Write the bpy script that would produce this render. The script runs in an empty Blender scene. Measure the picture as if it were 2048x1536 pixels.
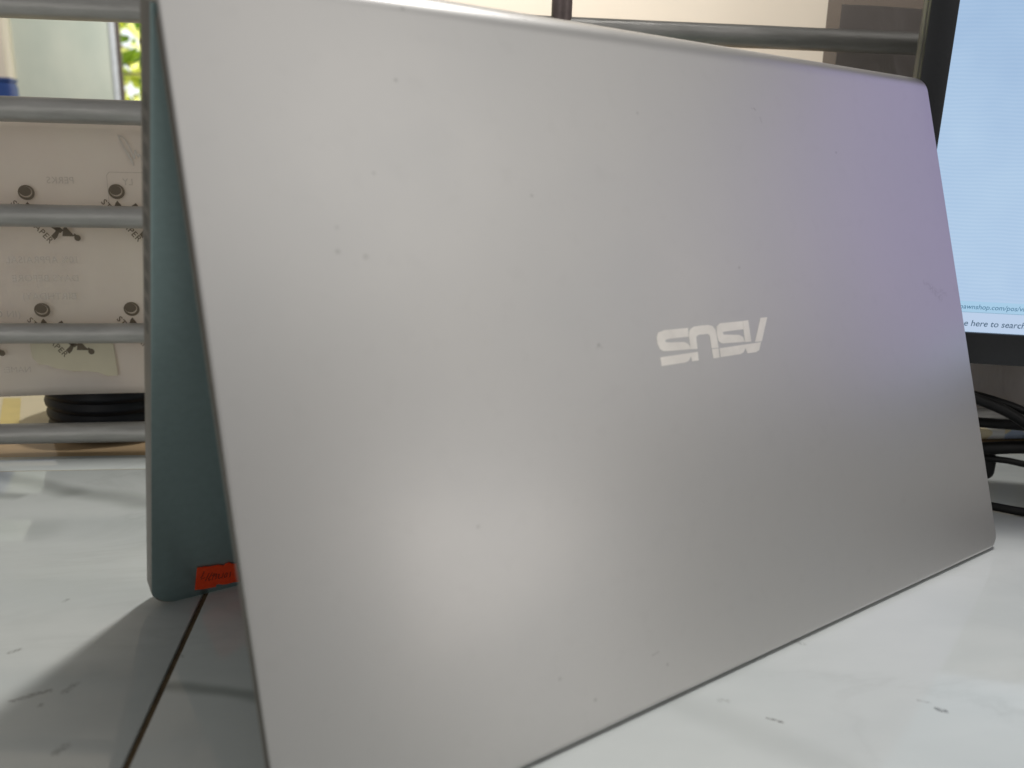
import bpy, bmesh, math, random
from mathutils import Vector, Matrix
random.seed(7)
R = math.radians
scene = bpy.context.scene
col = scene.collection

# ------------------------------------------------------------------ camera
cam_d = bpy.data.cameras.new("camera"); cam = bpy.data.objects.new("camera", cam_d); col.objects.link(cam)
cam_d.sensor_width = 36.0; cam_d.lens = 28.588; cam_d.clip_start = .01; cam_d.clip_end = 100
CX = Vector((0.9995, 0.0078, 0.0299)); CF = Vector((0, 0.9679, -0.2515))
CX = (CX - CF * CX.dot(CF)).normalized(); CY = (-CF).cross(CX).normalized(); CF.normalize()
cam.matrix_world = Matrix(((CX.x, CY.x, -CF.x, 0), (CX.y, CY.y, -CF.y, 0), (CX.z, CY.z, -CF.z, .1723), (0, 0, 0, 1)))
cam_d.dof.use_dof = True; cam_d.dof.focus_distance = .39; cam_d.dof.aperture_fstop = 10.0
scene.camera = cam

# ------------------------------------------------------------------ world, exposure
w = bpy.data.worlds.new("World"); scene.world = w; w.use_nodes = True
w.node_tree.nodes['Background'].inputs[0].default_value = (1.0, .985, .955, 1)
w.node_tree.nodes['Background'].inputs[1].default_value = .28
scene.view_settings.view_transform = 'Standard'; scene.view_settings.look = 'None'
scene.view_settings.exposure = 0; scene.view_settings.gamma = 1
scene.cycles.max_bounces = 8

# ------------------------------------------------------------------ lamps
def area(name, loc, target, size, energy, color, sy=None):
    d = bpy.data.lights.new(name, 'AREA'); d.energy = energy; d.color = color; d.size = size
    if sy: d.shape = 'RECTANGLE'; d.size_y = sy
    o = bpy.data.objects.new(name, d); col.objects.link(o); o.location = loc
    o.rotation_euler = (Vector(target) - Vector(loc)).to_track_quat('-Z', 'Y').to_euler()
    return o
area("ceiling_lamp", (.26, .54, 1.30), (-.05, .3, 0), .09, 8.4, (1, .975, .94))
area("lid_lobe_fill", (1.16, -.34, .18), (0, .25, .08), .22, .50, (1, .955, .92))  # unseen lamp added for the soft bright lobe low on the lid
area("left_front_fill", (-.7, -1.1, .30), (-.15, .3, .05), .7, 1.5, (1, .97, .93))  # added fill from the left front, brightens the tent interior and sticker
area("upper_lid_fill", (.95, -.42, 1.15), (0, .25, .1), .9, 1.3, (1, .965, .93))  # added broad fill, lifts the upper left of the lid
area("mid_lid_fill", (1.1, -.02, .70), (.05, .3, .1), .85, 1.1, (1, .97, .93))  # added low fill, lifts the reflection in the middle of the lid
area("back_wall_fill", (-.1, 1.15, 1.15), (-.1, 2.3, 1.0), .7, 23, (1, .96, .90))  # unseen lamp added to brighten the cream wall, turned away from the table
area("foliage_fill", (-2.4, 2.9, 3.0), (-1.2, 3.7, .4), 1.0, 480, (1, .98, .85))  # unseen area lamp added outdoors in place of daylight on the leaves

# ------------------------------------------------------------------ helpers
def hexc(r, g, b):
    f = lambda c: (c / 255 / 12.92) if c / 255 <= .04045 else ((c / 255 + .055) / 1.055) ** 2.4
    return (f(r), f(g), f(b), 1)

class NT:
    def __init__(s, name):
        s.m = bpy.data.materials.new(name); s.m.use_nodes = True; s.t = s.m.node_tree
        s.b = s.t.nodes['Principled BSDF']; s.out = s.t.nodes['Material Output']
        s._tc = None
    def n(s, typ, **kw):
        o = s.t.nodes.new(typ)
        for k, v in kw.items(): setattr(o, k, v)
        return o
    def l(s, a, b): s.t.links.new(a, b)
    def obj(s):
        if not s._tc: s._tc = s.n('ShaderNodeTexCoord')
        return s._tc.outputs['Object']
    def mapping(s, rot=(0, 0, 0), scale=(1, 1, 1), loc=(0, 0, 0)):
        m = s.n('ShaderNodeMapping'); s.l(s.obj(), m.inputs[0])
        m.inputs['Rotation'].default_value = rot; m.inputs['Scale'].default_value = scale; m.inputs['Location'].default_value = loc
        return m.outputs[0]
    def noise(s, vec, scale, detail=4, rough=.55, dist=0):
        o = s.n('ShaderNodeTexNoise'); s.l(vec, o.inputs['Vector'])
        o.inputs['Scale'].default_value = scale; o.inputs['Detail'].default_value = detail
        o.inputs['Roughness'].default_value = rough; o.inputs['Distortion'].default_value = dist
        return o.outputs['Fac']
    def ramp(s, fac, stops, interp='LINEAR'):
        o = s.n('ShaderNodeValToRGB'); s.l(fac, o.inputs[0]); o.color_ramp.interpolation = interp
        e = o.color_ramp.elements
        while len(e) < len(stops): e.new(.5)
        for el, (p, c) in zip(e, stops):
            el.position = p; el.color = c if len(c) == 4 else (*c, 1)
        return o.outputs[0]
    def math(s, op, a, b=None, clamp=False):
        o = s.n('ShaderNodeMath', operation=op, use_clamp=clamp)
        for i, v in enumerate((a, b)):
            if v is None: continue
            if isinstance(v, (int, float)): o.inputs[i].default_value = v
            else: s.l(v, o.inputs[i])
        return o.outputs[0]
    def mix(s, fac, a, b):
        o = s.n('ShaderNodeMix', data_type='RGBA')
        for sock, v in ((o.inputs['Factor'], fac), (o.inputs['A'], a), (o.inputs['B'], b)):
            if isinstance(v, (int, float)): sock.default_value = v
            elif isinstance(v, tuple): sock.default_value = v
            else: s.l(v, sock)
        return o.outputs['Result']
    def bump(s, h, strength, dist=.001):
        o = s.n('ShaderNodeBump'); s.l(h, o.inputs['Height']); o.inputs['Strength'].default_value = strength
        o.inputs['Distance'].default_value = dist; s.l(o.outputs[0], s.b.inputs['Normal'])
    def seg(s, vec, a, b, width, soft):
        """mask 0..1 near the segment a-b (object coordinates, xy)"""
        sep = s.n('ShaderNodeSeparateXYZ'); s.l(vec, sep.inputs[0])
        ax, ay = a; dx, dy = b[0] - ax, b[1] - ay; L2 = max(dx * dx + dy * dy, 1e-12)
        px = s.math('SUBTRACT', sep.outputs[0], ax); py = s.math('SUBTRACT', sep.outputs[1], ay)
        t = s.math('ADD', s.math('MULTIPLY', px, dx / L2), s.math('MULTIPLY', py, dy / L2), clamp=True)
        ex = s.math('SUBTRACT', px, s.math('MULTIPLY', t, dx)); ey = s.math('SUBTRACT', py, s.math('MULTIPLY', t, dy))
        d = s.math('SQRT', s.math('ADD', s.math('MULTIPLY', ex, ex), s.math('MULTIPLY', ey, ey)))
        o = s.n('ShaderNodeMapRange'); s.l(d, o.inputs[0]); o.interpolation_type = 'SMOOTHSTEP'
        o.inputs[1].default_value = width; o.inputs[2].default_value = width + soft
        o.inputs[3].default_value = 1; o.inputs[4].default_value = 0
        return o.outputs[0]
    def set(s, **kw):
        for k, v in kw.items():
            sock = s.b.inputs[k.replace('_', ' ')]
            if isinstance(v, (int, float, tuple)): sock.default_value = v
            else: s.l(v, sock)
        return s

def simple(name, c, rough=.5, metal=0, var=.06, vscale=60, bump=.0, spec=.5, **kw):
    k = NT(name); c4 = c if len(c) == 4 else (*c, 1)
    nz = k.noise(k.obj(), vscale, 5)
    lo = tuple(x * (1 - var) for x in c4[:3]) + (1,); hi = tuple(min(1, x * (1 + var)) for x in c4[:3]) + (1,)
    k.set(Base_Color=k.ramp(nz, [(.3, lo), (.7, hi)]), Roughness=rough, Metallic=metal, **{'Specular_IOR_Level': spec})
    k.set(**kw)
    if bump: k.bump(nz, bump)
    return k.m

def mesh_obj(name, verts, faces, mat, parent=None, M=None, smooth=None):
    me = bpy.data.meshes.new(name); me.from_pydata([tuple(v) for v in verts], [], faces); me.update()
    bm = bmesh.new(); bm.from_mesh(me); bmesh.ops.recalc_face_normals(bm, faces=bm.faces); bm.to_mesh(me); bm.free()
    return link(name, me, mat, parent, M, smooth)

def link(name, me, mat, parent=None, M=None, smooth=None):
    if mat and not me.materials: me.materials.append(mat)
    if smooth is not None:
        for p in me.polygons: p.use_smooth = True
        me.set_sharp_from_angle(angle=R(smooth))
    o = bpy.data.objects.new(name, me); col.objects.link(o)
    put(o, parent, M); return o

def put(o, parent=None, M=None):
    M = M or Matrix.Identity(4)
    if parent:
        o.parent = parent
        o.matrix_parent_inverse = Matrix.Identity(4)
        o.matrix_local = wm(parent).inverted() @ M
        o['_wm'] = [x for r in M for x in r]
    else:
        o.matrix_world = M; o['_wm'] = [x for r in M for x in r]
def wm(o):
    v = list(o['_wm']); return Matrix([v[i * 4:i * 4 + 4] for i in range(4)])

def thing(name, label, cat, loc=(0, 0, 0), group=None, kind=None):
    o = bpy.data.objects.new(name, None); o.empty_display_size = .02; col.objects.link(o)
    put(o, None, Matrix.Translation(Vector(loc))); tag(o, label, cat, group, kind); return o
def tag(o, label=None, cat=None, group=None, kind=None):
    if label: o['label'] = label
    if cat: o['category'] = cat
    if group: o['group'] = group
    if kind: o['kind'] = kind
    return o

def box(x0, x1, y0, y1, z0, z1, bev=0.0, seg=2):
    bm = bmesh.new()
    bmesh.ops.create_cube(bm, size=1)
    for v in bm.verts:
        v.co = Vector(((x0 + x1) / 2 + v.co.x * (x1 - x0), (y0 + y1) / 2 + v.co.y * (y1 - y0), (z0 + z1) / 2 + v.co.z * (z1 - z0)))
    if bev: bmesh.ops.bevel(bm, geom=bm.edges[:], offset=bev, segments=seg, affect='EDGES', profile=.5)
    me = bpy.data.meshes.new("box"); bm.to_mesh(me); bm.free(); return me
def box_obj(name, dims, mat, parent=None, M=None, bev=0.0, smooth=None):
    return link(name, box(*dims, bev=bev), mat, parent, M, smooth if smooth else (40 if bev else None))

def prism(name, poly, z0, z1, mat, parent=None, M=None, bev=0):
    bm = bmesh.new()
    vs = [bm.verts.new((x, y, z0)) for x, y in poly]; f = bm.faces.new(vs)
    r = bmesh.ops.extrude_face_region(bm, geom=[f])
    for v in r['geom']:
        if isinstance(v, bmesh.types.BMVert): v.co.z = z1
    bmesh.ops.recalc_face_normals(bm, faces=bm.faces)
    me = bpy.data.meshes.new(name); bm.to_mesh(me); bm.free()
    return link(name, me, mat, parent, M)

def rrect(x0, x1, y0, y1, r, n=6):
    out = []
    for cx, cy, a0 in ((x1 - r, y1 - r, 0), (x0 + r, y1 - r, 90), (x0 + r, y0 + r, 180), (x1 - r, y0 + r, 270)):
        for i in range(n + 1):
            a = R(a0 + 90 * i / n); out.append((cx + r * math.cos(a), cy + r * math.sin(a)))
    return out

def catmull(pts, n=10):
    P = [Vector(p) for p in pts]; P = [P[0] * 2 - P[1]] + P + [P[-1] * 2 - P[-2]]; out = []
    for i in range(1, len(P) - 2):
        for k in range(n):
            t = k / n; a, b, c, d = P[i - 1:i + 3]
            out.append(.5 * ((2 * b) + (c - a) * t + (2 * a - 5 * b + 4 * c - d) * t * t + (3 * b - a - 3 * c + d) * t ** 3))
    out.append(P[-2]); return out

def tube(name, pts, r, mat, parent=None, M=None, nseg=12, rough=0.0, smoothpath=True, seed=0):
    path = catmull(pts) if smoothpath else [Vector(p) for p in pts]
    rnd = random.Random(seed); V = []; F = []; up = Vector((0, 0, 1)); prev = None
    for i, p in enumerate(path):
        t = (path[min(i + 1, len(path) - 1)] - path[max(i - 1, 0)]).normalized()
        if prev is None:
            s = t.cross(up if abs(t.z) < .9 else Vector((0, 1, 0))).normalized()
        else: s = (prev - t * prev.dot(t)).normalized()
        prev = s; u = t.cross(s)
        for k in range(nseg):
            a = 2 * math.pi * k / nseg; rr = r * (1 + rough * (rnd.random() - .5))
            V.append(p + s * math.cos(a) * rr + u * math.sin(a) * rr)
    for i in range(len(path) - 1):
        for k in range(nseg):
            a = i * nseg + k; b = i * nseg + (k + 1) % nseg
            F.append((a, b, b + nseg, a + nseg))
    F.append(tuple(range(nseg))); F.append(tuple(range(len(V) - nseg, len(V))))
    return mesh_obj(name, V, F, mat, parent, M, 60)

def text_mesh(name, body, size, mat, parent, M, shear=0, spacing=1.0, bold=0.0):
    cu = bpy.data.curves.new(name, 'FONT'); cu.body = body; cu.size = size; cu.shear = shear
    cu.space_character = spacing; cu.offset = bold; cu.resolution_u = 3
    t = bpy.data.objects.new("tmp", cu); col.objects.link(t)
    dg = bpy.context.evaluated_depsgraph_get(); me = bpy.data.meshes.new_from_object(t.evaluated_get(dg))
    bpy.data.objects.remove(t); me.name = name
    me.materials.clear()
    return link(name, me, mat, parent, M)

def frame(o, x, y, z=None):
    x = Vector(x).normalized(); y = Vector(y); y = (y - x * y.dot(x)).normalized(); z = x.cross(y)
    o = Vector(o)
    return Matrix(((x.x, y.x, z.x, o.x), (x.y, y.y, z.y, o.y), (x.z, y.z, z.z, o.z), (0, 0, 0, 1)))

A8 = R(8); GA = Vector((math.cos(A8), math.sin(A8), 0)); GB = Vector((-math.sin(A8), math.cos(A8), 0))
FLOOR = frame((0, 0, 0), GA, GB)                         # x along the counter, y away, z up
def wallframe(k): return frame(GB * k, GA, (0, 0, 1))    # x along the wall, y up, z towards the camera
def on(M, x, y, z=0): return M @ Matrix.Translation(Vector((x, y, z)))

# ------------------------------------------------------------------ materials
def m_tile():
    k = NT("glazed_white_marble_tile")
    v = k.mapping(rot=(0, 0, R(24)), scale=(1, 2.6, 1))
    big = k.noise(v, 5.5, 6, .6, 1.1)
    ridge = k.math('ABSOLUTE', k.math('SUBTRACT', big, .5))
    vein = k.ramp(ridge, [(0, (1, 1, 1)), (.018, (.45, .45, .45)), (.06, (0, 0, 0))])
    where = k.ramp(k.noise(v, 3.1, 3), [(.42, (0, 0, 0)), (.62, (1, 1, 1))])
    vm = k.math('MULTIPLY', vein, where)
    cloud = k.noise(v, 9, 5)
    base = k.mix(k.ramp(cloud, [(.35, (0, 0, 0)), (.7, (1, 1, 1))]), (.63, .66, .645, 1), (.56, .595, .585, 1))
    c = k.mix(k.math('MULTIPLY', vm, .22), base, (.30, .32, .30, 1))
    o = k.obj(); wob = k.n('ShaderNodeTexNoise'); k.l(o, wob.inputs['Vector']); wob.inputs['Scale'].default_value = 30
    off = k.n('ShaderNodeVectorMath', operation='MULTIPLY_ADD'); k.l(wob.outputs['Color'], off.inputs[0])
    off.inputs[1].default_value = (.010, .010, 0); 
    k.l(o, off.inputs[2])
    sh = k.n('ShaderNodeVectorMath', operation='SUBTRACT'); k.l(off.outputs[0], sh.inputs[0]); sh.inputs[1].default_value = (.005, .005, 0)
    p = sh.outputs[0]
    # individual soft grey veins
    for a, b, wd, so, st in (((-.235, .468), (-.173, .4323), .0006, .010, .6), ((-.173, .4323), (-.10, .404), .0006, .012, .55),
                             ((-.30, .452), (-.20, .428), .0005, .006, .5), ((-.0782, .2545), (-.0450, .2440), .0004, .0050, .75),
                             ((.085, .238), (.135, .190), .001, .010, .16), ((-.26, .40), (-.17, .385), .001, .014, .22)):
        c = k.mix(k.math('MULTIPLY', k.seg(p, a, b, wd, so), st), c, (.27, .29, .27, 1))
    wb = k.n('ShaderNodeTexNoise'); k.l(o, wb.inputs['Vector']); wb.inputs['Scale'].default_value = 420
    w2 = k.n('ShaderNodeVectorMath', operation='MULTIPLY_ADD'); k.l(wb.outputs['Color'], w2.inputs[0]); w2.inputs[1].default_value = (.0016, .0016, 0); k.l(o, w2.inputs[2])
    w3 = k.n('ShaderNodeVectorMath', operation='SUBTRACT'); k.l(w2.outputs[0], w3.inputs[0]); w3.inputs[1].default_value = (.0008, .0008, 0); p2 = w3.outputs[0]
    # dark smudges and specks of dirt on the glaze
    fine = k.noise(o, 900, 3); br = k.ramp(fine, [(.38, (.15, .15, .15)), (.55, (1, 1, 1))])
    for a, b, wd, so, st in (((.1196, .2192), (.1234, .2166), .00018, .0005, .75), ((.1232, .2170), (.1236, .2164), .0003, .0006, .6),
                             ((.1765, .2232), (.1797, .2215), .0001, .0006, .35), ((.1800, .2182), (.1822, .2168), .0004, .0008, .85),
                             ((-.1267, .2504), (-.1205, .2538), .0004, .0010, .55), ((-.1192, .2540), (-.1170, .2550), .0003, .0009, .5),
                             ((-.117, .2472), (-.1168, .2474), .0004, .0008, .5), ((-.1399, .2794), (-.1375, .2812), .0002, .0009, .55),
                             ((-.1120, .2540), (-.1100, .2580), .0004, .0012, .35), ((-.0786, .2716), (-.0785, .2718), .0003, .0007, .5),
                             ((-.1349, .3150), (-.1340, .3165), .0002, .0008, .5), ((.1074, .2297), (.1098, .2290), .0002, .0010, .25),
                             ((.150, .262), (.153, .260), .0002, .001, .25), ((-.1031, .2237), (-.1015, .2262), .0005, .0014, .45)):
        c = k.mix(k.math('MULTIPLY', k.math('MULTIPLY', k.seg(p2, a, b, wd * .6, so * 1.5), st), br), c, (.10, .095, .085, 1))
    k.set(Base_Color=c, Roughness=.075, Specular_IOR_Level=.42)
    k.bump(k.noise(k.obj(), 14, 2), .04, .002)
    return k.m
M_TILE = m_tile()
M_GROUT = simple("brown_grout", hexc(96, 80, 58), .9, var=.35, vscale=220, bump=.5)
M_GROUT2 = simple("pale_tan_grout", hexc(168, 156, 132), .9, var=.3, vscale=220, bump=.4)
M_LEDGE = simple("polished_shaded_ledge", hexc(176, 152, 120), .10, var=.14, vscale=9)  # tan puts the shade of paper and bars into a cream ledge

def m_lid():
    k = NT("silver_painted_lid")
    o = k.obj()
    fine = k.noise(o, 2600, 2); mid = k.noise(o, 16, 4); mott = k.noise(o, 120, 3)
    c = k.mix(k.ramp(mid, [(.3, (0, 0, 0)), (.7, (1, 1, 1))]), (.555, .545, .53, 1), (.535, .53, .52, 1))
    c = k.mix(k.math('MULTIPLY', k.ramp(mott, [(.56, (0, 0, 0)), (.74, (1, 1, 1))]), .05), c, (.30, .29, .28, 1))
    for x, y, r_, st in ((.0635, .0266, .0003, .55), (.0376, .0767, .0005, .50), (.0457, .0784, .0008, .38), (.125, .1109, .0004, .6),
                         (.0384, .070, .0003, .3), (.2007, .0877, .0002, .5), (.1066, .0605, .0002, .5), (.0687, .1599, .0003, .4),
                         (.1017, .2227, .0003, .55), (.0694, .0044, .0005, .5), (.2752, .0397, .0002, .5), (.134, .2215, .0002, .5),
                         (.0895, .212, .0004, .4), (.052, .0545, .0002, .4), (.159, .0300, .0002, .4)):
        c = k.mix(k.math('MULTIPLY', k.seg(o, (x, y), (x + .0002, y), r_ * .5, .0008), st * .42), c, (.06, .055, .05, 1))
    br = k.ramp(k.noise(o, 700, 3), [(.4, (0, 0, 0)), (.55, (1, 1, 1))])
    for a, b, wd, so, st in (((.2226, .0238), (.2240, .0234), .0001, .0003, .8), ((.2240, .0234), (.2248, .0243), .0001, .0003, .8),
                             ((.330, .100), (.3345, .1025), .0004, .0012, .35), ((.336, .1035), (.342, .108), .0006, .0016, .4),
                             ((.343, .1045), (.3475, .1065), .0003, .001, .35), ((.124, .1118), (.1262, .1118), .0001, .0004, .6),
                             ((.227, .027), (.2275, .029), .0001, .0004, .4), ((.128, .2165), (.131, .2162), .0001, .0003, .5)):
        c = k.mix(k.math('MULTIPLY', k.math('MULTIPLY', k.seg(o, a, b, wd, so * 1.5), st * .4), br), c, (.16, .15, .14, 1))
    k.set(Base_Color=c, Metallic=.85, Roughness=k.ramp(mid, [(.3, (.335, .335, .335)), (.7, (.365, .365, .365))]))
    k.bump(fine, .05, .0002)
    return k.m
M_LID = m_lid()
M_LOGO = simple("polished_silver_emblem", (.86, .82, .76), .30, .35, var=.10, vscale=90)
M_BEZEL = simple("grey_rubber_rim", (.15, .14, .12), .55, var=.1)
M_RIMGAP = simple("dark_seam", (.035, .023, .019), .6)
M_DECK = simple("teal_grey_deck_paint", (.32, .42, .425), .33, .76, var=.05, vscale=300, bump=.03)
M_SIDE = simple("grey_side_paint", (.20, .19, .17), .42, .3, var=.06)
M_KEY = simple("dark_keycap_plastic", (.05, .055, .06), .55)
M_BLACKGLASS = simple("dark_display_glass", (.015, .015, .017), .12)
M_SLOT = simple("dark_recess_shade", (.13, .125, .112), .7)  # recess shade put into the colour; vents and key tray stand proud
def m_sticker():
    k = NT("orange_red_paper"); n = k.noise(k.obj(), 700, 5)
    k.set(Base_Color=k.ramp(n, [(.3, (.92, .060, .008)), (.7, (1.0, .085, .012))]), Roughness=.75); k.bump(n, .25); return k.m
M_STICKER = m_sticker()
M_INK = simple("dark_ink", (.10, .012, .008), .6)

def m_bar():
    k = NT("silver_grey_enamel_paint"); o = k.obj()
    v = k.mapping(scale=(.25, 1, 1))
    n = k.noise(v, 130, 6, .6); chips = k.noise(k.mapping(scale=(.5, 1, 1), loc=(3, 1, 2)), 190, 3)
    c = k.mix(k.ramp(n, [(.3, (0, 0, 0)), (.72, (1, 1, 1))]), (.32, .315, .30, 1), (.44, .43, .415, 1))
    c = k.mix(k.ramp(chips, [(.72, (0, 0, 0)), (.76, (1, 1, 1))]), c, (.035, .032, .028, 1))
    k.set(Base_Color=c, Metallic=.45, Roughness=.40); k.bump(n, .5, .0012); return k.m
M_BAR = m_bar()
M_POST = simple("brownish_grey_enamel", (.20, .155, .15), .36, .35, var=.2, vscale=160, bump=.4)

def m_paper():
    k = NT("thin_white_paper"); o = k.obj()
    n = k.noise(o, 16, 4); cr = k.noise(k.mapping(rot=(0, 0, R(-35)), scale=(2.6, .7, 1)), 14, 2, .5)
    c = k.mix(k.ramp(n, [(.3, (0, 0, 0)), (.7, (1, 1, 1))]), (.80, .735, .69, 1), (.83, .785, .73, 1))
    k.set(Base_Color=c, Roughness=.6, Specular_IOR_Level=.25)
    k.bump(cr, .35, .006)
    tr = k.n('ShaderNodeBsdfTranslucent'); k.l(c, tr.inputs[0]); mx = k.n('ShaderNodeMixShader'); mx.inputs[0].default_value = .45
    k.l(k.b.outputs[0], mx.inputs[1]); k.l(tr.outputs[0], mx.inputs[2]); k.l(mx.outputs[0], k.out.inputs[0]); return k.m
M_PAPER = m_paper()
M_PRINT = simple("brown_print_ink", hexc(108, 96, 80), .7, var=.25, vscale=260)
M_PRINT_L = simple("faded_print_ink", hexc(138, 130, 120), .7, var=.1)
M_GHOST = simple("show_through_print", (.60, .55, .50), .65, var=.04)
M_TAPE = simple("yellowed_adhesive_tape", (.60, .54, .40), .35, var=.06, vscale=40)

def m_film(name, c, alpha, rough=.16):
    k = NT(name); v = k.mapping(rot=(0, 0, R(20)), scale=(1, .55, 1))
    n = k.noise(v, 28, 3, .5, .8); 
    k.set(Base_Color=c, Roughness=rough, Specular_IOR_Level=.6, Alpha=alpha); k.bump(n, .55, .006); return k.m
M_FILM = m_film("smoky_plastic_film", (.27, .19, .165, 1), .8)
M_FILM2 = m_film("dark_plastic_insert", (.37, .335, .325, 1), .92, .3)
M_TUB = simple("black_plastic", (.006, .007, .010), .45, spec=.25)
M_CREAMBOX = simple("cream_cardboard", hexc(214, 203, 172), .7, var=.07, vscale=20)
M_YELLOW = simple("yellow_tape", hexc(212, 192, 120), .4, var=.1, vscale=40)
M_CREAMWALL = simple("cream_wall_paint", (.70, .64, .55), .8, var=.03, vscale=3)
M_FLOOR = simple("grey_floor", (.3, .29, .27), .5)
M_WHITEMETAL = simple("white_window_frame_paint", (.72, .78, .84), .4)
M_DARKMETAL = simple("dark_bronze_frame", (.12, .095, .085), .5)
def m_sash():
    k = NT("frosted_green_glass"); v = k.mapping(scale=(1, .5, 1))
    n = k.noise(v, 9, 3, .5)
    k.set(Base_Color=k.ramp(n, [(.32, (.56, .64, .57)), (.68, (.70, .76, .67))]), Roughness=.22); return k.m
M_SASH = m_sash()
M_BLUE = simple("blue_plastic", (.010, .04, .17), .4)
M_WHITEP = simple("white_plastic", (.7, .7, .7), .5)
def m_leaf():
    k = NT("sunlit_leaf"); oi = k.n('ShaderNodeNewGeometry')
    c = k.ramp(oi.outputs['Random Per Island'], [(0, (.05, .12, .015)), (.35, (.22, .34, .03)), (.75, (.56, .60, .07)), (1, (.80, .80, .35))])
    k.set(Base_Color=c, Roughness=.45)
    tr = k.n('ShaderNodeBsdfTranslucent'); k.l(c, tr.inputs[0]); mx = k.n('ShaderNodeMixShader'); mx.inputs[0].default_value = .45
    k.l(k.b.outputs[0], mx.inputs[1]); k.l(tr.outputs[0], mx.inputs[2]); k.l(mx.outputs[0], k.out.inputs[0]); return k.m
M_LEAF = m_leaf()
M_BARK = simple("brown_bark", (.10, .07, .045), .9, var=.3, vscale=30, bump=.6)
def m_emit(name, c, s):
    k = NT(name); e = k.n('ShaderNodeEmission'); e.inputs[0].default_value = c; e.inputs[1].default_value = s
    k.l(e.outputs[0], k.out.inputs[0]); return k.m
M_SKY = m_emit("bright_overcast_sky", (.93, .98, 1, 1), 1.25)
M_MON = simple("black_monitor_plastic", (.012, .013, .016), .42, var=.1, vscale=500, bump=.06)
M_MONSIDE = simple("grey_monitor_side", (.16, .155, .13), .4)
def m_screen():
    k = NT("lit_blue_white_screen"); v = k.obj()
    sep = k.n('ShaderNodeSeparateXYZ'); k.l(v, sep.inputs[0])
    wv = k.n('ShaderNodeTexWave', wave_type='BANDS', bands_direction='Y'); k.l(v, wv.inputs['Vector'])
    wv.inputs['Scale'].default_value = 165; wv.inputs['Distortion'].default_value = 3.2; wv.inputs['Detail'].default_value = 1.5
    wv.inputs['Detail Scale'].default_value = .4
    n = k.noise(v, 14, 3)
    c = k.ramp(n, [(.3, hexc(176, 201, 230)), (.7, hexc(190, 214, 236))])
    # upper part a little deeper blue (page background)
    g = k.n('ShaderNodeMapRange'); k.l(sep.outputs[1], g.inputs[0]); g.inputs[1].default_value = .02; g.inputs[2].default_value = .17
    c = k.mix(g.outputs[0], c, k.ramp(n, [(.3, hexc(160, 187, 219)), (.7, hexc(176, 202, 230))]))
    c = k.mix(k.math('MULTIPLY', wv.outputs['Fac'], .13), c, hexc(120, 165, 205))
    # an LCD panel shifts towards violet when seen from a steep angle
    lw = k.n('ShaderNodeLayerWeight'); lw.inputs[0].default_value = .5
    mr = k.n('ShaderNodeMapRange'); k.l(lw.outputs['Facing'], mr.inputs[0]); mr.inputs[1].default_value = .22; mr.inputs[2].default_value = .55
    c = k.mix(mr.outputs[0], c, (.43, .37, .68, 1))
    e = k.n('ShaderNodeEmission'); k.l(c, e.inputs[0]); e.inputs[1].default_value = 1.0
    k.l(e.outputs[0], k.out.inputs[0]); return k.m
M_SCREEN = m_screen()
M_BAR1 = m_emit("status_bar_blue", hexc(168, 204, 230), 1.0)
M_BAR2 = m_emit("taskbar_pale", hexc(188, 207, 232), 1.0)
M_LINE = m_emit("taskbar_line", hexc(140, 175, 200), 1.0)
M_TXT1 = m_emit("screen_text_blue", hexc(78, 120, 150), 1.0)
M_TXT2 = m_emit("screen_text_grey", hexc(70, 95, 118), 1.0)
M_CABLE = simple("black_cable_rubber", (.006, .006, .006), .5, spec=.3, var=.2)
def m_packet():
    k = NT("printed_plastic_packet"); v = k.obj(); vo = k.n('ShaderNodeTexVoronoi'); k.l(v, vo.inputs['Vector']); vo.inputs['Scale'].default_value = 85
    s = k.n('ShaderNodeSeparateColor'); k.l(vo.outputs['Color'], s.inputs[0])
    k.set(Base_Color=k.ramp(s.outputs[0], [(0, (.9, .9, .9)), (.35, (.88, .78, .55)), (.6, (.5, .6, .8)), (.85, (.9, .88, .82))], 'CONSTANT'), Roughness=.3)
    return k.m
M_PACKET = m_packet()

# ------------------------------------------------------------------ countertop (tiles, grout)
ct = thing("countertop", "white marble tiled countertop under the laptop", None, kind='structure')
box_obj("grout_bed", (-1.5, 1.25, -.8, .4915, -.03, -.0011), M_GROUT, ct, FLOOR)
box_obj("grout_line", (-1.4, 1.2, .4664, .4680, -.0008, -.0003), M_GROUT2, ct, FLOOR)
def tile(x0, x1, y0, y1):
    o = box_obj("tile", (x0, x1, y0, y1, -.012, 0), M_TILE, ct, FLOOR, bev=.0005)
    return o
g1 = -.0810
for x0, x1 in ((-1.284, -.6826), (-.6802, g1 - .0009), (g1 + .0012, .5200), (.5222, 1.12)):
    tile(x0, x1, -.135, .46675)
    tile(x0, x1, -.74, -.1374)
for x0, x1 in ((-1.0, -.3992), (-.3970, .2030), (.2052, .8052)):
    tile(x0, x1, .46765, .4912)

ledge = thing("ledge", "polished cream ledge behind the window bars, coloured tan for its shade", None, kind='structure')
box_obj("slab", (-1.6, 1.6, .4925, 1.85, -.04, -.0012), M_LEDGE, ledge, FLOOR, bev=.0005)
link("floor", box(-4, 4, -2, 5, -.85, -.82), M_FLOOR, None, FLOOR)["kind"] = 'structure'

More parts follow.
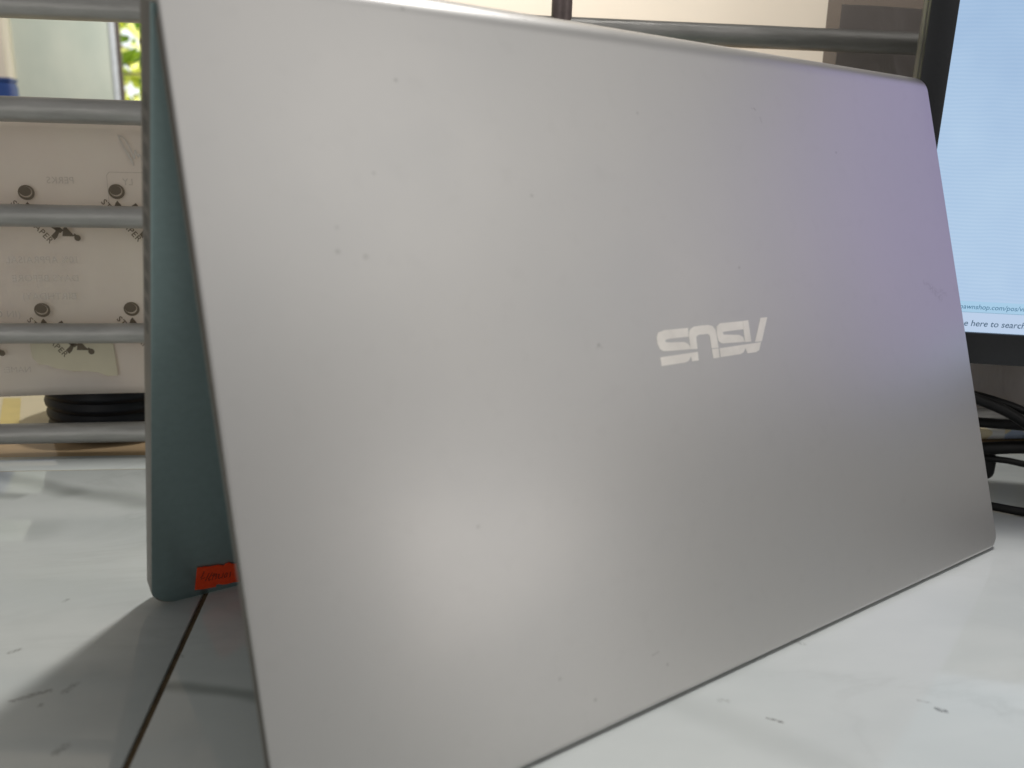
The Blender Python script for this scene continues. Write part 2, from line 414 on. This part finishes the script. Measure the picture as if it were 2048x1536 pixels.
# ------------------------------------------------------------------ window grille
W0 = wallframe(.4918)
tilt = Matrix.Rotation(R(.35), 4, 'Z')
gr = thing("window_grille", "silver painted metal window grille of horizontal round bars behind the laptop", "grille", GB * .4918)
for i, (z, r, sl) in enumerate(((.0147, .0061, .007), (.0750, .0059, .006), (.1415, .0062, .006), (.1977, .0066, .007), (.2498, .0064, .0115), (.330, .0062, .008))):
    pts = [(-.75 + j * .06, z + sl * (-.75 + j * .06 + .15), 0) for j in range(28)]
    tube("bar", pts, r, M_BAR, gr, W0, 20, rough=.025, smoothpath=False, seed=i)
for g in (.0908, -.62, .80):
    tube("post", [(g, -.001 + j * .05, .0012) for j in range(12)], .0059, M_POST, gr, W0, 18, rough=.03, smoothpath=False, seed=9)
# welds on either side of the post
bm = bmesh.new()
for dx in (-.0075, .0078):
    for q in range(5):
        m = Matrix.Translation((.0908 + dx + random.uniform(-.001, .001), .2505 + random.uniform(-.003, .005), .002 + random.uniform(-.002, .004)))
        bmesh.ops.create_icosphere(bm, subdivisions=2, radius=random.uniform(.0014, .0026), matrix=m)
me = bpy.data.meshes.new("weld"); bm.to_mesh(me); bm.free(); link("weld", me, M_BAR, gr, W0, 60)

# ------------------------------------------------------------------ paper sheet with show-through print
WP = wallframe(.5005)
def paper_z(x, y): return .0011 * math.sin(x * 41 + y * 13) + .0008 * math.sin(y * 60 - x * 20)
V = []; F = []; nx, ny = 60, 30
for j in range(ny + 1):
    for i in range(nx + 1):
        x = -.50 + i * .44 / nx; bot = .0345 + (x + .2359) * .024
        y = bot + (.1935 - bot) * j / ny; V.append((x, y, paper_z(x, y)))
for j in range(ny):
    for i in range(nx):
        a = j * (nx + 1) + i; F.append((a, a + 1, a + nx + 2, a + nx + 1))
pap = mesh_obj("paper_sheet", V, F, M_PAPER, None, WP, 80)
md = pap.modifiers.new("thickness", 'SOLIDIFY'); md.thickness = .0002
tag(pap, "white paper sheet with brown ball logos stuck behind the left window bars", "paper")
PS = .000276   # metres per photo pixel on the sheet
def logo_unit(hx, hy):
    M = on(WP, hx, hy, .0022) @ Matrix.Scale(PS, 4)
    bm = bmesh.new()
    def poly(pts, z=0):
        bm.faces.new([bm.verts.new((x, -y, z)) for x, y in pts])
    # ring
    N = 28; o_ = [(16 * math.cos(2 * math.pi * i / N), 15 * math.sin(2 * math.pi * i / N)) for i in range(N)]
    i_ = [(-1.0 + 12.4 * math.cos(2 * math.pi * i / N), -1.2 + 11.0 * math.sin(2 * math.pi * i / N)) for i in range(N)]
    for a in range(N):
        b = (a + 1) % N; poly([o_[a], o_[b], i_[b], i_[a]], 0)
    # ball fill, leaving a pale crescent low on the right
    c_ = [(-1.8 + 11.6 * math.cos(2 * math.pi * i / N), -2.6 + 9.6 * math.sin(2 * math.pi * i / N)) for i in range(N)]
    poly(c_, .4)
    poly([(0, 18), (6, 26), (12, 36), (64, 74), (56, 80), (2, 42), (-7, 31), (-4, 23)])
    poly([(20, 33), (36, 22), (41, 30), (36, 36), (24, 40)])
    poly([(38, 86), (47, 77), (50, 68), (58, 68), (55, 78), (50, 88), (44, 94)])
    poly([(60, 86), (84, 86), (68, 66), (63, 70)])
    poly([(80, 84), (84, 80), (92, 86), (90, 90)])
    poly([(89 + 6.5 * math.cos(i * .524), 89 + 6.5 * math.sin(i * .524)) for i in range(12)], .3)
    me = bpy.data.meshes.new("printed_logo"); bm.to_mesh(me); bm.free()
    link("printed_logo", me, M_PRINT, pap, M)
    Mt = on(WP, hx - 33 * PS, hy - 22 * PS, .0022) @ Matrix.Rotation(R(-50), 4, 'Z')
    text_mesh("printed_lettering", "STAR PAPER", 17.5 * PS, M_PRINT, pap, Mt, spacing=1.12, bold=.00005)
for (hx, hy) in ((-.2073, .1534), (-.1594, .1552), (-.2061 - .0492, .0861), (-.2061, .0871), (-.1569, .0881), (-.2552, .1516), (-.3031, .1498), (-.3045, .0851)):
    logo_unit(hx, hy)
def ghost(s, xr, y, size):
    Mt = on(WP, xr, y, .0019) @ Matrix.Rotation(R(1.0), 4, 'Z') @ Matrix.Scale(-1, 4, (1, 0, 0))
    text_mesh("show_through_text", s, size, M_GHOST, pap, Mt, spacing=1.05)
ghost("10% APPRAISAL", -.1831, .1145, .0056); ghost("DAYS BEFORE", -.1842, .1040, .0056)
ghost("BIRTHDAY)", -.1866, .0935, .0056); ghost("(IN CASH)", -.2180, .0828, .0056)
ghost("NAME:", -.2160, .0500, .0050); ghost("PERKS", -.1815, .1590, .0052); ghost("LY", -.1500, .1590, .0052)
def ribbon(name, pl, wd, z, mat, parent, M, zf=None):
    V = []; F = []
    for poly in pl:
        P = [Vector((x, y, 0)) for x, y in poly]
        for i in range(len(P) - 1):
            d = (P[i + 1] - P[i]); 
            if d.length < 1e-9: continue
            d.normalize(); s = Vector((-d.y, d.x, 0)) * wd / 2; e_ = d * wd * .3
            b = len(V)
            for q in (P[i] - e_ - s, P[i + 1] + e_ - s, P[i + 1] + e_ + s, P[i] - e_ + s): V.append((q.x, q.y, z + .00001 * i))
            F.append((b, b + 1, b + 2, b + 3))
    return mesh_obj(name, V, F, mat, parent, M)
sig = [[tuple(p)[:2] for p in catmull([(-.1560, .1860, 0), (-.1535, .1800, 0), (-.1505, .1745, 0), (-.1490, .1700, 0), (-.1500, .1725, 0), (-.1535, .1790, 0), (-.1555, .1850, 0), (-.1530, .1845, 0), (-.1500, .1790, 0),
       (-.1482, .1735, 0), (-.1475, .1780, 0), (-.1460, .1745, 0), (-.1450, .1760, 0), (-.1437, .1725, 0)], 5)]]
ribbon("pen_scribble", sig, .0008, .0021, M_GHOST, pap, WP)
ribbon("box_outline", [[(-.1640, .1480), (-.1640, .1640), (-.1625, .1658), (-.10, .1665)]], .0004, .0020, M_GHOST, pap, WP)
prism("adhesive_tape", [(-.2137, .079), (-.215, .0661), (-.2147, .0586), (-.2113, .0547), (-.2070, .0545), (-.2032, .0526), (-.1923, .0504), (-.1860, .0507), (-.1783, .0497), (-.1743, .0476), (-.168, .0479), (-.1685, .0586), (-.1693, .0693), (-.1687, .079)],
      .0019, .0021, M_TAPE, pap, WP)

# ------------------------------------------------------------------ smoky plastic sheet
WF = wallframe(.503)
fl = thing("plastic_sheet", "smoky brown translucent plastic sheet hanging behind the bars beside the monitor", "plastic sheet", GB * .503)
def sheet(name, x0, x1, y0, y1, z, mat, lean=0):
    V = []; F = []; nx, ny = 40, 40
    for j in range(ny + 1):
        for i in range(nx + 1):
            x = x0 + (x1 - x0) * i / nx + lean * (y1 - (y0 + (y1 - y0) * j / ny)); y = y0 + (y1 - y0) * j / ny
            V.append((x, y, z + .0014 * math.sin(x * 75 + y * 18) + .0010 * math.sin(y * 55 + x * 31)))
    for j in range(ny):
        for i in range(nx):
            a = j * (nx + 1) + i; F.append((a, a + 1, a + nx + 2, a + nx + 1))
    return mesh_obj(name, V, F, mat, fl, WF, 80)
sheet("outer_film", .2592, .60, .0172, .42, -.0075, M_FILM, .010)
sheet("inner_film", .2670, .61, .0180, .2775, -.0028, M_FILM2, .004)

# ------------------------------------------------------------------ things on the ledge
def lathe(name, prof, mat, parent, M, n=48):
    V = []; F = []
    for r, z in prof:
        for i in range(n):
            a = 2 * math.pi * i / n; V.append((r * math.cos(a), r * math.sin(a), z))
    for j in range(len(prof) - 1):
        for i in range(n):
            a = j * n + i; b = j * n + (i + 1) % n; F.append((a, b, b + n, a + n))
    F.append(tuple(range(n))); F.append(tuple(range(len(V) - n, len(V))))
    return mesh_obj(name, V, F, mat, parent, M, 50)
TB = FLOOR @ Matrix.Translation((-.186, .551, 0))
tub = thing("ribbed_tub", "black ribbed round plastic tub on the ledge below the paper sheet", "tub", TB.translation)
prof = [(.030, 0), (.034, .001), (.0385, .003)]
for k in range(5):
    z = .004 + k * .0075; rr = .0405 + .0006 * k
    prof += [(rr, z), (rr + .0017, z + .0018), (rr + .002, z + .0040), (rr + .0008, z + .0062)]
lathe("tub_body", prof, M_TUB, tub, TB)
lathe("tub_lid", [(.0425, .0415), (.0455, .0420), (.046, .046), (.044, .049), (.01, .0495)], M_TUB, tub, TB)

cb = thing("cardboard_sheet", "flat cream cardboard with yellow tape lying on the ledge behind the lowest left bars", "cardboard", FLOOR @ Vector((-.38, .60, 0)))
box_obj("board", (-.70, .10, .535, .98, -.0010, .003), M_CREAMBOX, cb, FLOOR, bev=.001)
prism("tape_strip", [(-.2560, .536), (-.2440, .536), (-.2735, .6095), (-.2855, .6098)], .0031, .0034, M_YELLOW, cb, FLOOR)

pk = box_obj("snack_packet", (.34, .64, .4945, .66, 0, .0075), M_PACKET, None, FLOOR, bev=.003)
tag(pk, "white blue and yellow printed packet behind the bars below the monitor", "packet")

bl = thing("blue_canister", "dark blue plastic canister with a white label behind the upper left bars", "canister", FLOOR @ Vector((-.76, 1.66, 0)))
box_obj("canister_body", (-.88, -.671, 1.60, 1.64, 0, .3015), M_BLUE, bl, FLOOR, bev=.01)
box_obj("canister_lid", (-.8785, -.6725, 1.6015, 1.6385, .3017, .304), M_BLUE, bl, FLOOR, bev=.004)
box_obj("paper_label", (-.82, -.6935, 1.5970, 1.5998, .17, .284), M_WHITEP, bl, FLOOR)

# ------------------------------------------------------------------ back room wall, window, tree, sky
KW = 2.2
WW = wallframe(KW)
wall = thing("back_wall", "cream painted wall of the room behind the bars", None, GB * KW, kind='structure')
OX0, OX1, OY0, OY1 = -.930, -.12, .02, 1.25
box_obj("wall_panel", (-4, OX0, -.85, 2.6, -.12, 0), M_CREAMWALL, wall, WW)
box_obj("wall_panel", (OX1, 4, -.85, 2.6, -.12, 0), M_CREAMWALL, wall, WW)
box_obj("wall_panel", (OX0, OX1, -.85, OY0, -.12, -.0004), M_CREAMWALL, wall, WW)
box_obj("wall_panel", (OX0, OX1, OY1, 2.6, -.12, -.0004), M_CREAMWALL, wall, WW)
win = thing("sliding_window", "window with a frosted green sash and dark security bars in the far wall", "window", GB * KW)
box_obj("glass_sash", (-.914, -.690, OY0 + .01, OY1 - .01, -.03, -.018), M_SASH, win, WW, bev=.001)
box_obj("sash_frame", (-.6920, -.6790, OY0 + .01, OY1 - .01, -.034, -.010), M_WHITEMETAL, win, WW, bev=.002)
box_obj("window_jamb", (-.6785, -.6700, OY0 + .01, OY1 - .01, -.024, -.012), M_DARKMETAL, win, WW, bev=.002)
for x in (-.6120, -.49, -.36, -.23):
    box_obj("security_bar", (x - .0035, x + .0035, OY0, OY1, -.040, -.034), M_DARKMETAL, win, WW)
for y in (.13, .379, .63, .88):
    box_obj("security_bar", (-.6700, OX1, y - .0022, y + .0022, -.033, -.028), M_DARKMETAL, win, WW)

TK = FLOOR @ Matrix.Translation((-.95, 3.6, 0))
tree = thing("garden_tree", "sunlit yellow green tree outside the far window", "tree", FLOOR @ Vector((-.95, 3.6, -.82)))
tube("trunk", [(-.1, .1, -.82), (-.06, .1, -.2), (0, .08, .3), (.1, .05, .8)], .05, M_BARK, tree, TK)
for a in range(6):
    an = a * 1.05; tube("limb", [(0, .08, .1 + a * .1), (.25 * math.cos(an), .08 + .2 * math.sin(an), .3 + a * .12), (.6 * math.cos(an), .08 + .35 * math.sin(an), .45 + a * .12)], .014, M_BARK, tree, TK)
V = []; F = []
for i in range(4500):
    th = random.uniform(0, 6.28); rr = random.random() ** .5
    c = Vector((rr * .95 * math.cos(th), .08 + rr * .4 * math.sin(th), random.uniform(-.25, 1.25)))
    d = Vector((random.gauss(0, 1), random.gauss(0, 1), random.gauss(-.2, .8))).normalized()
    s = d.cross(Vector((random.gauss(0, 1), random.gauss(0, 1), random.gauss(0, 1)))).normalized()
    L = random.uniform(.05, .10); wd = L * .28; b = len(V); nrm = d.cross(s) * wd * .3
    V += [c, c + d * L * .35 + s * wd + nrm, c + d * L, c + d * L * .35 - s * wd + nrm]
    F += [(b, b + 1, b + 2), (b, b + 2, b + 3)]
crown = mesh_obj("crown", V, F, M_LEAF, tree, TK); crown['kind'] = 'stuff'
sky = box_obj("sky", (-8, 8, 6.0, 6.05, -3, 7), M_SKY, None, FLOOR); sky['kind'] = 'structure'

# ------------------------------------------------------------------ laptop in tent position
TL = Vector((-.09358, .22298, .22278)); BTL = Vector((-.09503, .22503, .22076))
D1 = Vector((.81808, .5751, 0)); D2 = Vector((.17891, -.25451, -.95038)); DE = Vector((-.19714, .28043, -.93941))
LID = frame(TL, D1, D2); DECK = frame(BTL, D1, DE)
LW, LH = .36, .2327
lap = thing("laptop", "silver laptop standing like a tent with its emblem upside down", "laptop", (.02, .28, 0))

def corner(t, T, r, top=False):
    """inset of the side edge at distance t along a panel of length T"""
    x = 0
    if t > T - r: x = r - math.sqrt(max(r * r - (t - (T - r)) ** 2, 0))
    if top and t < r: x = r - math.sqrt(max(r * r - (r - t) ** 2, 0))
    return x
def lid_shell():
    rr = .0105; t0 = -.0047; rows = []; zi_ = .0009
    for i in range(13):
        a = R(90 * i / 12); rows.append((t0 + rr - rr * math.cos(a), rr - rr * math.sin(a), rr + .0002))
    rows += [(t0 + rr + .0006, 0, .0060), (t0 + rr + .002, 0, .0060), (t0 + rr + .0024, 0, zi_), (.05, 0, zi_), (.12, 0, zi_), (.19, 0, zi_)]
    rc = .0075
    for i in range(1, 12):
        t = LH - rc + rc * math.sin(R(90 * i / 12)) * 1.0
        if t < LH - .0014: rows.append((t, 0, zi_))
    rows += [(LH - .0008, 0, zi_), (LH - .0004, .0001, zi_), (LH, .0003, zi_)]
    V = []; F = []; n = 12
    for t, z, zi in rows:
        tt = t - t0; s = corner(t, LH + .00001, rc) + (0.0045 - math.sqrt(max(.0045 ** 2 - max(.0045 - tt, 0) ** 2, 0)))
        a, b = s, LW - s; e = .0004
        V += [(a, t, min(z + e, zi)), (a + .00008, t, z + .0002), (a + .0002, t, z + .00007), (a + e, t, z), (a + .0008, t, z), (a + .0016, t, z),
              (b - .0016, t, z), (b - .0008, t, z), (b - e, t, z), (b - .0002, t, z + .00007), (b - .00008, t, z + .0002), (b, t, min(z + e, zi)),
              (b, t, zi), (a, t, zi)]
    n = 14
    for i in range(len(rows) - 1):
        for k in range(n):
            p = i * n + k; q = i * n + (k + 1) % n; F.append((p, q, q + n, p + n))
    F.append(tuple(range(n))); F.append(tuple(range(len(V) - n, len(V))))
    return mesh_obj("lid_cover", V, F, M_LID, lap, LID, 50)
lid = lid_shell()
# layers inside the lid: dark seam, grey rim, display glass
prism("seam", rrect(.0003, LW - .0003, .0085, LH - .0003, .0072), .0008, .0030, M_RIMGAP, lap, LID)
prism("lid_rim", rrect(.0001, LW - .0001, .0082, LH - .0002, .0074), .0030, .0056, M_BEZEL, lap, LID)
prism("display", rrect(.007, LW - .007, .022, LH - .008, .001), .0056, .0059, M_BLACKGLASS, lap, LID)
for x in (.03, .12, .21, .30):
    prism("rim_bumper", rrect(x, x + .014, LH - .004, LH - .0015, .001), .0056, .0064, M_RIMGAP, lap, LID)
# emblem on the lid, as it stands upside down
mm = .001
EMB = [
 [(168.02,108.59),(167.64,111.8),(156.93,111.75),(155.9,112.0),(155.8,112.45),(156.3,112.9),(164.98,113.54),(166.79,114.33),(167.72,115.42),(167.78,116.44),(158.79,116.12),(154.18,115.79),(152.6,114.9),(151.73,112.9),(151.85,110.6),(153.0,109.0),(156.17,108.45)],
 [(167.86,115.28),(167.85,111.81),(168.30,110.1),(169.4,109.05),(171.2,108.42),(174.5,108.3),(178.8,108.4),(181.0,108.95),(182.3,110.5),(182.5,117.30),(178.75,117.17),(178.75,112.5),(177.9,111.65),(172.9,111.6),(171.5,112.2),(171.33,116.65),(167.86,116.44)],
 [(152.16,117.85),(171.19,117.71),(171.05,120.86),(167.6,120.86),(167.43,119.01),(166.0,120.42),(164.06,120.94),(152.18,120.97)],
 [(178.81,117.45),(182.42,117.55),(182.25,120.98),(178.85,120.97)],
 [(183.00,117.55),(206.78,117.38),(204.9,120.4),(202.87,121.0),(198.0,120.95),(197.39,118.73),(195.82,120.33),(193.97,120.88),(182.84,120.9)],
 [(185.24,108.25),(198.25,108.38),(197.72,111.6),(186.6,111.6),(185.95,111.94),(186.35,112.65),(194.88,113.53),(196.9,114.52),(197.42,116.43),(184.78,115.9),(183.1,114.9),(182.60,112.2),(183.1,109.4)],
 [(198.40,108.38),(201.3,108.3),(201.2,116.68),(197.60,116.55),(197.80,111.6)],
 [(208.69,107.96),(212.7,108.0),(207.33,117.10),(203.33,117.0)]]
for e_ in EMB:
    prism("emblem_stroke", [(x * mm, y * mm) for x, y in e_], -.00008, .0002, M_LOGO, lap, LID)

def base_body():
    T0, T1 = .009, .235; rc = .009; rows = [(T0, 0), (T0 + .001, 0), (.06, 0), (.12, 0), (.18, 0)]
    for i in range(0, 13): rows.append((T1 - rc + rc * math.sin(R(90 * i / 12)), 0))
    V = []; F = []; n = 10
    for t, _ in rows:
        th = .0155 - .0055 * (t - T0) / (T1 - T0); s = corner(t, T1 + .00001, rc); a, b = s, LW - s
        if t > T1 - .0002: s2 = .0
        V += [(a, t, .0008), (a + .0003, t, .0002), (a + .001, t, 0), (b - .001, t, 0), (b - .0003, t, .0002), (b, t, .0008),
              (b, t, th * .7), (b - .004, t, th), (a + .004, t, th), (a, t, th * .7)]
    for i in range(len(rows) - 1):
        for k in range(n):
            p = i * n + k; q = i * n + (k + 1) % n; F.append((p, q, q + n, p + n))
    F.append(tuple(range(n))); F.append(tuple(range(len(V) - n, len(V))))
    o = mesh_obj("base_body", V, F, M_DECK, lap, DECK, 35)
    o.data.materials.append(M_SIDE)
    for p_ in o.data.polygons:
        if abs(p_.normal.z) < .95: p_.material_index = 1
    return o
base_body()
for k in range(11):
    t = .034 + k * .0072
    th = .0155 - .0055 * (t - .009) / .226
    box_obj("side_vent", (-.00012, .0006, t, t + .0042, .0025, th * .52), M_SLOT, lap, DECK)  # raised box, its dark colour gives the look of an open recess
# keyboard, trackpad and hinges
prism("keyboard_tray", rrect(.0205, .3395, .028, .137, .003), -.00015, .0002, M_SLOT, lap, DECK)
key = None
for r_ in range(6):
    x = .0225
    while x < .335:
        wd = .0148
        if key is None:
            key = link("key", box(0, .0150, 0, .0150, -.0012, -.0002, .0006, 1), M_KEY, lap, on(DECK, x, .0302 + r_ * .0177))
        else:
            k2 = key.copy(); col.objects.link(k2); put(k2, lap, on(DECK, x, .0302 + r_ * .0177))
        x += .0174
prism("trackpad", rrect(.105, .212, .150, .222, .003), -.0002, .0002, M_DECK, lap, DECK)
for s0 in (.06, .27):
    tube("hinge", [(s0, .0115, .0035), (s0 + .03, .0115, .0035)], .0035, M_RIMGAP, lap, LID, smoothpath=False)
# paper sticker with handwriting
stk = prism("paper_sticker", [(x * mm, y * mm) for x, y in ((17.17,218.56),(20.12,218.88),(22.44,219.47),(25.54,219.75),(27.93,220.83),(28.49,220.18),(29.85,219.81),(31.2,221.0),(33.9,221.6),(35.0,232.6),(32.12,231.93),(29.41,232.1),(27.39,231.66),(26.17,230.79),(25.18,230.86),(24.83,232.02),(20.5,231.58),(16.62,230.87))],
            -.0006, -.0003, M_STICKER, lap, DECK)
HW = [[(19.91, 221.28), (19.12, 223.91), (18.66, 224.44)], [(18.68, 225.29), (20.3, 224.88)], [(21.88, 222.93), (20.56, 226.93)], [(23.24, 223.12), (21.88, 225.86), (21.92, 227.14), (22.58, 226.67)],
      [(23.94, 223.78), (23.19, 227.31)], [(23.2, 224.78), (24.74, 224.2), (24.94, 225.39), (23.99, 225.2)], [(24.95, 224.55), (24.69, 227.28)],
      [(25.36, 225.26), (26.13, 224.82), (25.66, 226.77), (26.04, 227.47), (26.81, 227.18)], [(27.71, 224.95), (27.13, 227.57)],
      [(29.0, 225.12), (28.07, 226.49), (28.32, 227.71), (29.02, 227.67), (29.36, 225.52)], [(30.61, 225.39), (30.43, 228.17)]]
ribbon("handwriting", [[(x * mm, y * mm) for x, y in s] for s in HW], .00026, -.0007, M_INK, stk, DECK)

# ------------------------------------------------------------------ monitor
dm = Vector((math.cos(R(-9)), math.sin(R(-9)), 0))
MO = frame((.2017, .44, 0), dm, (0, 0, 1))        # x right, y up, z towards the viewer
mon = thing("monitor", "black computer monitor with a pale blue lit screen to the right of the laptop", "monitor", (.42, .44, 0))
X1 = .47; YB, YS, YT = .0794, .0963, .36
XS = .0140
# bezel: four butted strips, front at z=0
box_obj("bezel", (0.0006, XS, YB + .0002, YT + .0165, -.010, 0), M_MON, mon, MO, bev=.0008)
box_obj("bezel", (X1 - XS, X1, YB + .0002, YT + .0165, -.010, 0), M_MON, mon, MO, bev=.0008)
box_obj("bezel", (XS, X1 - XS, YB, YS, -.010, .0003), M_MON, mon, MO, bev=.0008)
box_obj("bezel", (XS, X1 - XS, YT, YT + .0165, -.010, .0003), M_MON, mon, MO, bev=.0008)
box_obj("back_shell", (0, X1, YB - .0004, YT + .017, -.0125, -.0045), M_MONSIDE, mon, MO, bev=.001)
box_obj("rear_housing", (.06, X1 - .06, YB + .03, YT - .03, -.045, -.0125), M_MON, mon, MO, bev=.008)
box_obj("stand_neck", (X1 / 2 - .03, X1 / 2 + .03, .01, .17, -.068, -.046), M_MON, mon, MO, bev=.004)
box_obj("stand_base", (X1 / 2 - .10, X1 / 2 + .10, 0, .010, -.12, .06), M_MON, mon, MO, bev=.003)
scr = on(MO, XS, YS, -.0025)
SW, SH = X1 - 2 * XS, YT - YS
screen = box_obj("screen", (-.001, SW + .001, -.001, SH + .001, -.002, 0), M_SCREEN, mon, scr)
prism("taskbar", [(0, .0003), (SW, .0003), (SW, .0105), (0, .0105)], .0001, .0002, M_BAR2, screen, scr)
prism("status_bar", [(0, .0109), (SW, .0109), (SW, .0165), (0, .0165)], .0001, .0002, M_BAR1, screen, scr)
prism("taskbar_edge", [(0, .01055), (SW, .01055), (SW, .01085), (0, .01085)], .0001, .0002, M_LINE, screen, scr)
text_mesh("status_text", "pawnshop.com/pos/view", .0037, M_TXT1, screen, on(scr, .0240, .0125, .0004), shear=.12, bold=.00002)
text_mesh("search_text", "Type here to search", .00465, M_TXT2, screen, on(scr, .0203, .0033, .0004), shear=.12, bold=.00003)

# ------------------------------------------------------------------ cables
def cable(label, pts, r, seed=0):
    o = tube("cable", pts, r, M_CABLE, None, None, 14, seed=seed)
    tag(o, label, "cable", "black cables behind the laptop under the monitor"); return o
cable("upper of two crossing black cables just under the monitor", [(.235, .462, .060), (.262, .455, .0572), (.2799, .45, .0535), (.2975, .45, .0475), (.34, .455, .030), (.40, .47, .004)], .0023)
cable("lower crossing black cable slanting down to the right", [(.240, .452, .062), (.262, .446, .0565), (.2799, .444, .0500), (.2965, .444, .0405), (.33, .45, .020), (.37, .45, .0035), (.42, .45, .0032)], .0030)
cable("thick straight black cable in front of the lowest right bar", [(.20, .478, .0300), (.24, .472, .0375), (.271, .460, .0385), (.297, .455, .0385), (.34, .455, .036), (.42, .47, .006)], .0030)
cable("thickest black cable, lying above the thin one", [(.20, .475, .012), (.245, .468, .0200), (.272, .455, .0235), (.299, .452, .0262), (.34, .45, .0255), (.42, .455, .0055)], .0038)
cable("thin black cable under the thickest cable", [(.21, .475, .0080), (.25, .468, .0185), (.281, .455, .0180), (.301, .452, .0160), (.36, .45, .0028), (.42, .45, .0026)], .0019)
cable("black cable curving over the white tile nearest the laptop corner", [(.215, .435, .0024), (.245, .430, .0024), (.2651, .4195, .0024), (.2785, .4125, .0024), (.30, .405, .0024), (.36, .41, .0024)], .0023)
pl = thing("cable_plug", "dark rounded plug end under the cables beside the laptop edge", "plug", (.272, .462, 0))
PM = frame((.281, .463, .0120), (1, .1, 0), (0, 0, 1))
link("plug_body", box(-.016, .0085, -.0092, .0092, -.008, .008, .0055, 4), M_CABLE, pl, PM, 60)
tube("plug_cord", [(.268, .462, .011), (.235, .465, .008), (.21, .475, .004)], .0025, M_CABLE, pl)

for o in bpy.data.objects:
    if '_wm' in o: del o['_wm']
